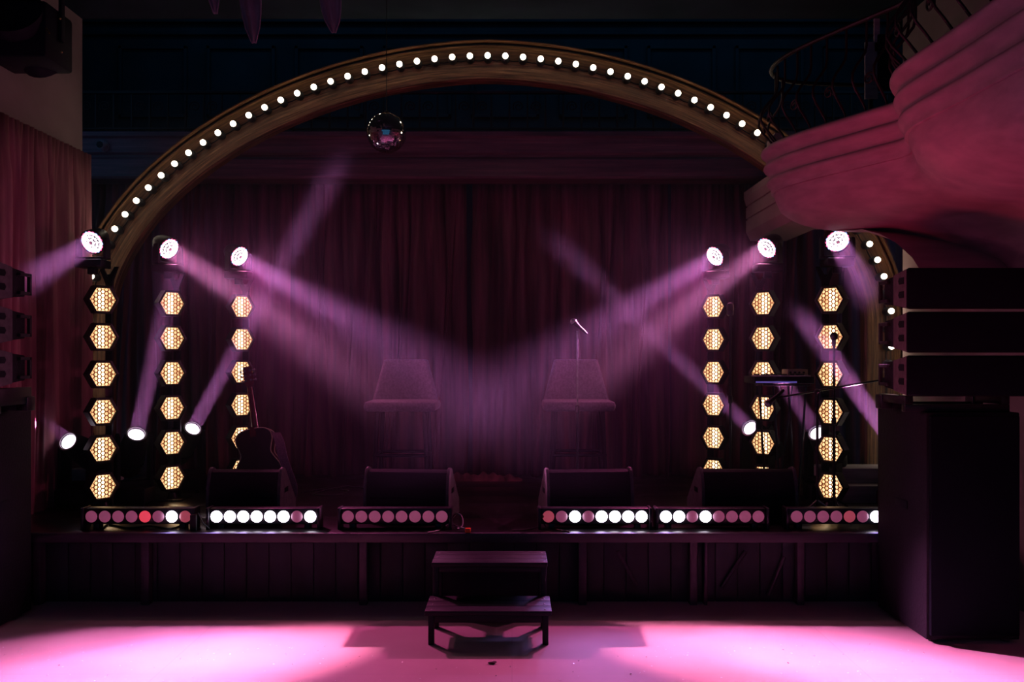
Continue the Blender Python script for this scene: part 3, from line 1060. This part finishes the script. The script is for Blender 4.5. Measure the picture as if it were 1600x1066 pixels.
rows = [[stp.bm.verts.new(q + Vector((w, dy, 0))) for w, dy in ((-.034, 0), (.034, .012), (.034, .016), (-.034, .004))] for q in cs]
for a_, b_ in zip(rows, rows[1:]):
    for k in range(4): stp.bm.faces.new([a_[k], a_[(k + 1) % 4], b_[(k + 1) % 4], b_[k]])
stp.build('strap', STRAPM, gt)
gs = thing('guitar_stand', 'black tripod stand holding the acoustic guitar', 'guitar stand', (gb.x, GY + .08, ST))
MB().cyl((0, .06, .10), (0, .10, .55), .010, n=10).build('upright', ALU, gs)
for k in range(3):
    a = 2 * PI * k / 3 + PI / 6
    MB().tube([(0, .06, .14), (.22 * math.cos(a), .06 + .22 * math.sin(a), .01)], .009, 8).build('leg', ALU, gs)
for s_ in (-1, 1):
    MB().tube([(0, .06, .13), (s_ * .12, .02, .14), (s_ * .12, -.14, .135), (s_ * .12, -.15, .165)], .008, 8).build('cradle_arm', RUBBER, gs)

# ------------------------------------------------------------------ subwoofers and line array cabinets
def sub(x0, x1, y0, y1, h, label):
    t = thing('subwoofer', label, 'loudspeaker', ((x0 + x1) / 2, y0, 0), 0, 'subwoofers beside the stage')
    w = (x1 - x0) / 2; dp = y1 - y0
    MB().box((-w, .03, .02), (w, dp, h), .008).build('cabinet', SPK, t)
    MB().box((-w + .015, 0, .05), (w - .015, .032, h - .02), .006).build('front_grille', GRILLE, t)
    for s_ in (-1, 1):
        MB().box((s_ * w - .006, .28, h * .55), (s_ * w + .006, .45, h * .55 + .05), .003).build('handle', BLACK, t)
    ft = MB()
    for x in (-w + .06, w - .06):
        for y in (.08, dp - .06): ft.cyl((x, y, 0), (x, y, .025), .025, n=12)
    ft.build('feet', RUBBER, t)
    return t


sub(2.46, 3.015, 5.29, 6.03, 1.37, 'tall black subwoofer standing on the floor right of the stage')
sub(-3.735, -3.19, 5.2, 5.95, 1.36, 'tall black subwoofer standing on the floor left of the stage')


def array_cab(x0, x1, y0, z0, h, label, group):
    t = thing('line_array_speaker', label, 'loudspeaker', ((x0 + x1) / 2, y0, z0), 0, group)
    w = (x1 - x0) / 2
    side = [(.02, 0), (.02, h), (.24, h - .035), (.36, h - .045), (.36, .045), (.24, .035)]
    MB().prism(side, -w + .012, w - .012, 'x', bev=.004).build('cabinet', SPK, t)
    MB().box((-w, 0, .008), (w, .022, h - .008), .006).build('front_grille', GRILLE, t)
    for s_ in (-1, 1):
        pl = MB()
        pl.prism([(.015, .006), (.015, h - .006), (.20, h - .03), (.20, .03)], s_ * (w - .012), s_ * w, 'x', bev=.003)
        pl.build('side_plate', mat('scuffed_grey_paint', (.11, .10, .11), .6, noise=.4, scale=(25, 25, 25), spec=.3), t)
        hn = MB()
        hn.box((s_ * w - .01, .27, .055), (s_ * w + .01, .40, .075), .003); hn.box((s_ * w - .01, .27, h - .075), (s_ * w + .01, .40, h - .055), .003)
        hn.box((s_ * w - .01, .375, .055), (s_ * w + .01, .40, h - .055), .003)
        hn.build('handle', RUBBER, t)
        sl = MB()
        for z in (h * .28, h * .62):
            sl.prism([(.05, z), (.11, z), (.125, z + .02), (.11, z + .04), (.05, z + .04)], s_ * (w - .001), s_ * (w + .003), 'x')
        sl.build('side_slot', BLACK, t, False)
    return t


for z0, nm in ((1.985, 'topmost'), (1.725, 'middle'), (1.465, 'lowest')):
    array_cab(2.34, 3.32, 5.30, z0, .245, f'black line array speaker, {nm} of three above the right subwoofer', 'line array stack on the right')
for z0, nm in ((2.03, 'topmost'), (1.77, 'middle'), (1.51, 'lowest')):
    array_cab(-3.72, -3.02, 5.22, z0, .245, f'black line array speaker, {nm} of three above the left subwoofer', 'line array stack on the left')


def rig(x0, x1, y0, z0, z1, label):
    t = thing('rigging_frame', label, 'rigging frame', (0, 0, z0))
    for y in (y0 + .08, y0 + .42):
        MB().box((x0, y, 0), (x1, y + .05, .045), .004).build('cross_bar', ALU, t)
    for x in (x0, x1 - .05):
        f_ = MB()
        f_.box((x, y0 + .08, .045), (x + .05, y0 + .47, z1 - z0), .004)
        f_.box((x - .01, y0 + .40, .0), (x + .06, y0 + .50, .09), .008)
        f_.build('side_bar', ALU, t)
    return t


rig(2.36, 2.99, 5.30, 1.37, 1.465, 'black rigging frame between the right subwoofer and its speakers')
rig(-3.70, -3.05, 5.22, 1.36, 1.51, 'black rigging frame between the left subwoofer and its speakers')

# ------------------------------------------------------------------ low white steps in the wings
def riser(x0, x1, y0, label):
    t = thing('side_steps', label, 'steps', (x0, y0, ST))
    w = x1 - x0
    m = MB()
    m.box((0, 0, 0), (w, .30, .14), .004)
    m.build('lower_step', WHITEB, t)
    MB().box((0, .16, .14), (w, .46, .265), .004).build('upper_step', WHITEB, t)
    return t


riser(-3.68, -3.36, 7.3, 'low pale two-tier steps at the foot of the left drape')
riser(2.60, 3.2, 7.35, 'low pale two-tier steps right of the end lamp tower')

# ------------------------------------------------------------------ mirror ball
mc = W(604, 208, 7.2)
mbt = thing('mirror_ball', 'mirrored disco ball hanging in front of the stage beam', 'disco ball', mc)
rb = .16
mm = MB()
rr = random.Random(3)
nv = 40
for j in range(nv):
    a0 = PI * j / nv; a1 = PI * (j + 1) / nv
    n = max(4, int(round(2 * PI * math.sin((a0 + a1) / 2) / (PI / nv))))
    for k in range(n):
        b0 = 2 * PI * k / n; b1 = 2 * PI * (k + 1) / n
        sh = .03
        pts = []
        for aa, bb in ((a0, b0), (a0, b1), (a1, b1), (a1, b0)):
            aa = aa + (sh * PI / nv if aa == a0 else -sh * PI / nv); bb = bb + (sh * 2 * PI / n if bb == b0 else -sh * 2 * PI / n)
            pts.append(Vector((math.sin(aa) * math.cos(bb), math.sin(aa) * math.sin(bb), math.cos(aa))) * rb)
        cen = sum(pts, Vector()) / 4
        nrm = cen.normalized()
        ax = Vector((rr.uniform(-1, 1), rr.uniform(-1, 1), rr.uniform(-1, 1)))
        Rm = Matrix.Rotation(rr.uniform(-.022, .022), 3, ax.normalized())
        vs = [mm.bm.verts.new(cen + Rm @ (q - cen)) for q in pts]
        mm.bm.faces.new(vs)
mm.build('mirror_tiles', MIRROR, mbt, False)
MB().ball((0, 0, 0), rb * .985, 32, 20).build('core', BLACK, mbt)
MB().lathe([(.02, rb - .006), (.02, rb + .01), (.008, rb + .018)], 14).build('cap', RUBBER, mbt)
MB().cyl((0, 0, rb + .02), (0, 0, CEIL - mc.z), .003, n=6).build('cord', RUBBER, mbt)

# ------------------------------------------------------------------ small things high up
p = W(160, 228, BY - .04)
sc_ = thing('security_camera', 'small round security camera on the dark beam left of the arch', 'camera', (p.x, BY, p.z))
MB().lathe([(.05, 0), (.055, .012), (.05, .03)], 20, Matrix.Rotation(PI / 2, 4, 'X')).build('mount', CLOTH, sc_)
MB().ball((0, -.05, 0), .05, 20, 12).build('housing', CLOTH, sc_)
MB().lathe([(.028, .09), (.032, .098), (.02, .10)], 20, Matrix.Rotation(PI / 2, 4, 'X')).build('lens', RUBBER, sc_)

hl = thing('hanging_spotlight', 'black theatre spotlight hanging high by the left wall', 'stage light', W(48, 60, 5.2))
MB().lathe([(.09, -.19), (.13, -.18), (.14, -.08), (.14, .1), (.155, .12), (.155, .19), (.14, .19), (.13, .11)], 24, Matrix.Rotation(math.radians(62), 4, 'X')).build('lamp_head', BLACK, hl)
MB().box((-.19, -.16, -.16), (.17, .16, .16), .02).build('lamp_housing', BLACK, hl)
y_ = MB(); y_.box((-.22, -.02, -.02), (-.20, .02, .32), .003); y_.box((.17, -.02, -.02), (.19, .02, .32), .003); y_.box((-.22, -.02, .30), (.19, .02, .32), .003); y_.build('yoke', BLACK, hl)
MB().cyl((0, 0, .31), (0, 0, CEIL - hl.location.z), .02, n=10).build('hanging_pipe', BLACK, hl)
gz = MB(); gz.ball((.19, -.04, .10), .008, 8, 6); gz.ball((.195, -.03, -.09), .006, 8, 6); gz.cyl((.175, -.165, 0.0), (.195, -.165, -.03), .004, n=6); gz.build('knob', mat('brass', (.8, .5, .15), .3, 1., noise=.2, scale=(9, 9, 9)), hl)

for (u, v, Y, w, lab) in ((396, 66, 5.6, 36, 'longest pointed pale fabric piece hanging from the ceiling above the left of the arch'),
                          (521, 50, 5.9, 34, 'pointed pale fabric piece hanging between the longest one and the mirror ball'),
                          (336, 20, 5.5, 22, 'short pointed fabric tip hanging left of the longest one')):
    tip = W(u, v, Y); ww = w / F * Y
    hgt = CEIL - tip.z + .0

    def lf(a, b, ww=ww, hgt=hgt):
        k = min(1, b / (hgt * .8 + .15) * 2.2) ** .7
        x = (a - .5) * ww * (.12 + .88 * math.sin(min(1, k) * PI / 2))
        zz = b * hgt
        return Vector((x - .03 * math.sin(b * 3), .05 * math.sin(a * 9 + b * 2) * (0.3 + b * .7), zz))
    m = MB().grid(lf, 22, 12)
    o = m.build('hanging_fabric', CLOTH, None, ang=80)
    o.location = tip
    md = o.modifiers.new('thickness', 'SOLIDIFY'); md.thickness = .008
    tag(o, lab, 'fabric', 'fabric points hanging from the ceiling')

# ------------------------------------------------------------------ cables, adapters, litter
def cable(label, pts, r=.005, mt=RUBBER):
    q = [Vector(p_) for p_ in pts]; c_ = []
    for i in range(len(q) - 1):
        p0, p1, p2, p3 = q[max(i - 1, 0)], q[i], q[i + 1], q[min(i + 2, len(q) - 1)]
        for k in range(6):
            t = k / 6
            c_.append(.5 * ((2 * p1) + (p2 - p0) * t + (2 * p0 - 5 * p1 + 4 * p2 - p3) * t * t + (3 * p1 - p0 - 3 * p2 + p3) * t ** 3))
    c_.append(q[-1])
    return tag(MB().tube(c_, r, 6).build('power_cable', mt), label, 'cable')


z = ST + .006
lead = thing('power_lead', 'power lead with an orange plug lying at the left corner of the steps', 'cable', (0, 0, 0))
pts = [G(668, 832, z), G(690, 829, z), G(703, 815, z), G(712, 800, z + .09), G(722, 806, z + .06), G(724, 822, z), G(714, 828, z), G(706, 818, z + .02), G(716, 824, z + .02), G(730, 827, z + .012)]
c_ = []
for i in range(len(pts) - 1):
    for k in range(4): c_.append(pts[i].lerp(pts[i + 1], k / 4))
MB().tube(blur(c_ + [pts[-1]], 4), .0055, 6).build('cord', STEEL, lead)
q = G(731, 829, ST + .016)
MB().box(q - Vector((.018, .015, .014)), q + Vector((.02, .015, .016)), .004).build('plug', ORANGE, lead)
cable('loose pale cable lying at the right corner of the steps', [G(800, 829, z), G(825, 827, z), G(843, 822, z), G(848, 805, z + .10), G(852, 822, z), G(872, 828, z), G(890, 831, z)], .0055, STEEL)
cable('black cable sagging under the left end LED bar', [G(160, 826, z), G(170, 820, z), G(200, 825, z), G(235, 822, z), G(268, 826, z), G(296, 815, z)], .006)
cable('coiled dark cables along the foot of the curtain by the guitar', [G(470, 770, z), G(510, 763, z), G(545, 767, z), G(520, 774, z), G(490, 771, z), G(540, 760, z), G(575, 764, z)], .007)
ad = thing('power_adapter', 'small black power adapter at the right end of the left end LED bar', 'adapter', G(303, 829, ST))
MB().box((-.022, -.02, 0), (.022, .02, .11), .005).build('case', RUBBER, ad)
MB().tube([(0, 0, .11), (.03, .0, .12), (.06, .01, .05), (.10, .02, .008)], .005, 6).build('cord', RUBBER, ad)
lf = G(768, 1038, .0)
lv = MB(); lv.ball((0, 0, .007), .02, 10, 6, (1.1, .5, .3)); lv.ball((.015, .01, .008), .012, 8, 5, (1.2, .5, .4))
o = lv.build('litter_scrap', mat('dark_scrap', (.05, .02, .02), .7, noise=.3, scale=(30, 30, 30)), None); o.location = lf
tag(o, 'dark scrap of litter lying on the floor in front of the steps', 'litter')
cr = thing('bunched_cloth', 'heap of bunched dark cloth at the curtain foot between the two bar stools', 'cloth', W(748, 752, 8.75))
cr.location.z = ST


def heap(a, b):
    x = (a - .5) * .85; y = (b - .5) * .22
    h = .07 * (1 - (2 * a - 1) ** 4) * (1 - (2 * b - 1) ** 2) * (.7 + .5 * math.sin(a * 31) * math.cos(b * 7 + a * 11))
    return Vector((x, y, max(.0, h)))


MB().grid(heap, 60, 14).build('folds', VELVET, cr, ang=80)

# glitter on the floor: nobody could count it
gl = MB(); rg = random.Random(5)
for i in range(900):
    y = rg.uniform(3.3, 5.3)
    x = rg.uniform(-3.1, 2.4) if y < 5.1 else rg.choice([rg.uniform(-3., -1.), rg.uniform(.8, 2.4)])
    if rg.random() > .55 + .45 * abs(math.sin(x * 2.1)): continue
    s_ = rg.uniform(.0016, .0052)
    q = Vector((x, y, .003)); ax = Vector((rg.uniform(-1, 1), rg.uniform(-1, 1), rg.uniform(-1, 1))).normalized()
    Rm = Matrix.Rotation(rg.uniform(-.9, .9), 3, ax)
    vs = [gl.bm.verts.new(q + Rm @ Vector((a_ * s_, b_ * s_, 0))) for a_, b_ in ((-1, -1), (1, -1), (1, 1), (-1, 1))]
    gl.bm.faces.new(vs)
o = gl.build('glitter', GLITTER, None, False)
tag(o, 'scattered glitter flakes on the pale floor in front of the stage', 'glitter', None, 'stuff')

# ------------------------------------------------------------------ haze
hz = MB().box((-3.55, 6.26, .53), (3.3, 8.86, 3.6)).build('haze', bpy.data.materials.new('stage_haze'))
m = hz.data.materials[0]; m.use_nodes = True
nt = m.node_tree
for n in list(nt.nodes):
    if n.type == 'BSDF_PRINCIPLED': nt.nodes.remove(n)
vs_ = nt.nodes.new('ShaderNodeVolumeScatter')
vs_.inputs['Color'].default_value = (.72, .78, 1.0, 1); vs_.inputs['Density'].default_value = .018; vs_.inputs['Anisotropy'].default_value = .5
nt.links.new(vs_.outputs['Volume'], nt.nodes['Material Output'].inputs['Volume'])
tag(hz, 'thin smoke haze hanging over the whole stage', 'haze', None, 'stuff')

# ------------------------------------------------------------------ added pink fill spots over the audience floor, no fixtures there
for x, y in ((-1.6, 2.6), (1.3, 2.4)):
    spot('pink_fill', Vector((x, y, CEIL - .05)), (0, -.05, -1), 130, 62, (.9, .15, .50), .8, .1)

spot('red_fill', Vector((.4, 3.3, .25)), Vector((2.75, 5.6, 2.7)) - Vector((.4, 3.3, .25)), 165, 50, (1, .045, .13), 1., .4)  # added red fill on the balcony underside, in place of floor bounce

wl = bpy.data.lights.new('blue_fill', 'AREA'); wl.shape = 'RECTANGLE'; wl.size = 8; wl.size_y = .3; wl.energy = 7; wl.color = (.12, .55, 1)  # added blue fill to lift the dark back wall, no fixture there
wo = bpy.data.objects.new('blue_fill', wl); C.objects.link(wo)
wo.matrix_world = Matrix.Translation((0, 9.15, 6.3)) @ align(-Vector((0, 1, -.55)))

# ------------------------------------------------------------------ world and view
w = bpy.data.worlds.new('dark_hall'); S.world = w; w.use_nodes = True
w.node_tree.nodes['Background'].inputs['Color'].default_value = (.07, .30, .62, 1)
w.node_tree.nodes['Background'].inputs['Strength'].default_value = .24
S.view_settings.view_transform = 'Standard'
S.view_settings.look = 'None'
S.view_settings.exposure = 0
S.view_settings.gamma = 1
S.view_settings.use_curve_mapping = False
S.cycles.use_denoising = True
S.cycles.use_light_tree = True
S.cycles.max_bounces = 6
S.cycles.diffuse_bounces = 3
S.cycles.glossy_bounces = 3
S.cycles.volume_bounces = 0
S.cycles.sample_clamp_indirect = 4
S.cycles.sample_clamp_direct = 0
S.cycles.caustics_reflective = False
S.cycles.caustics_refractive = False
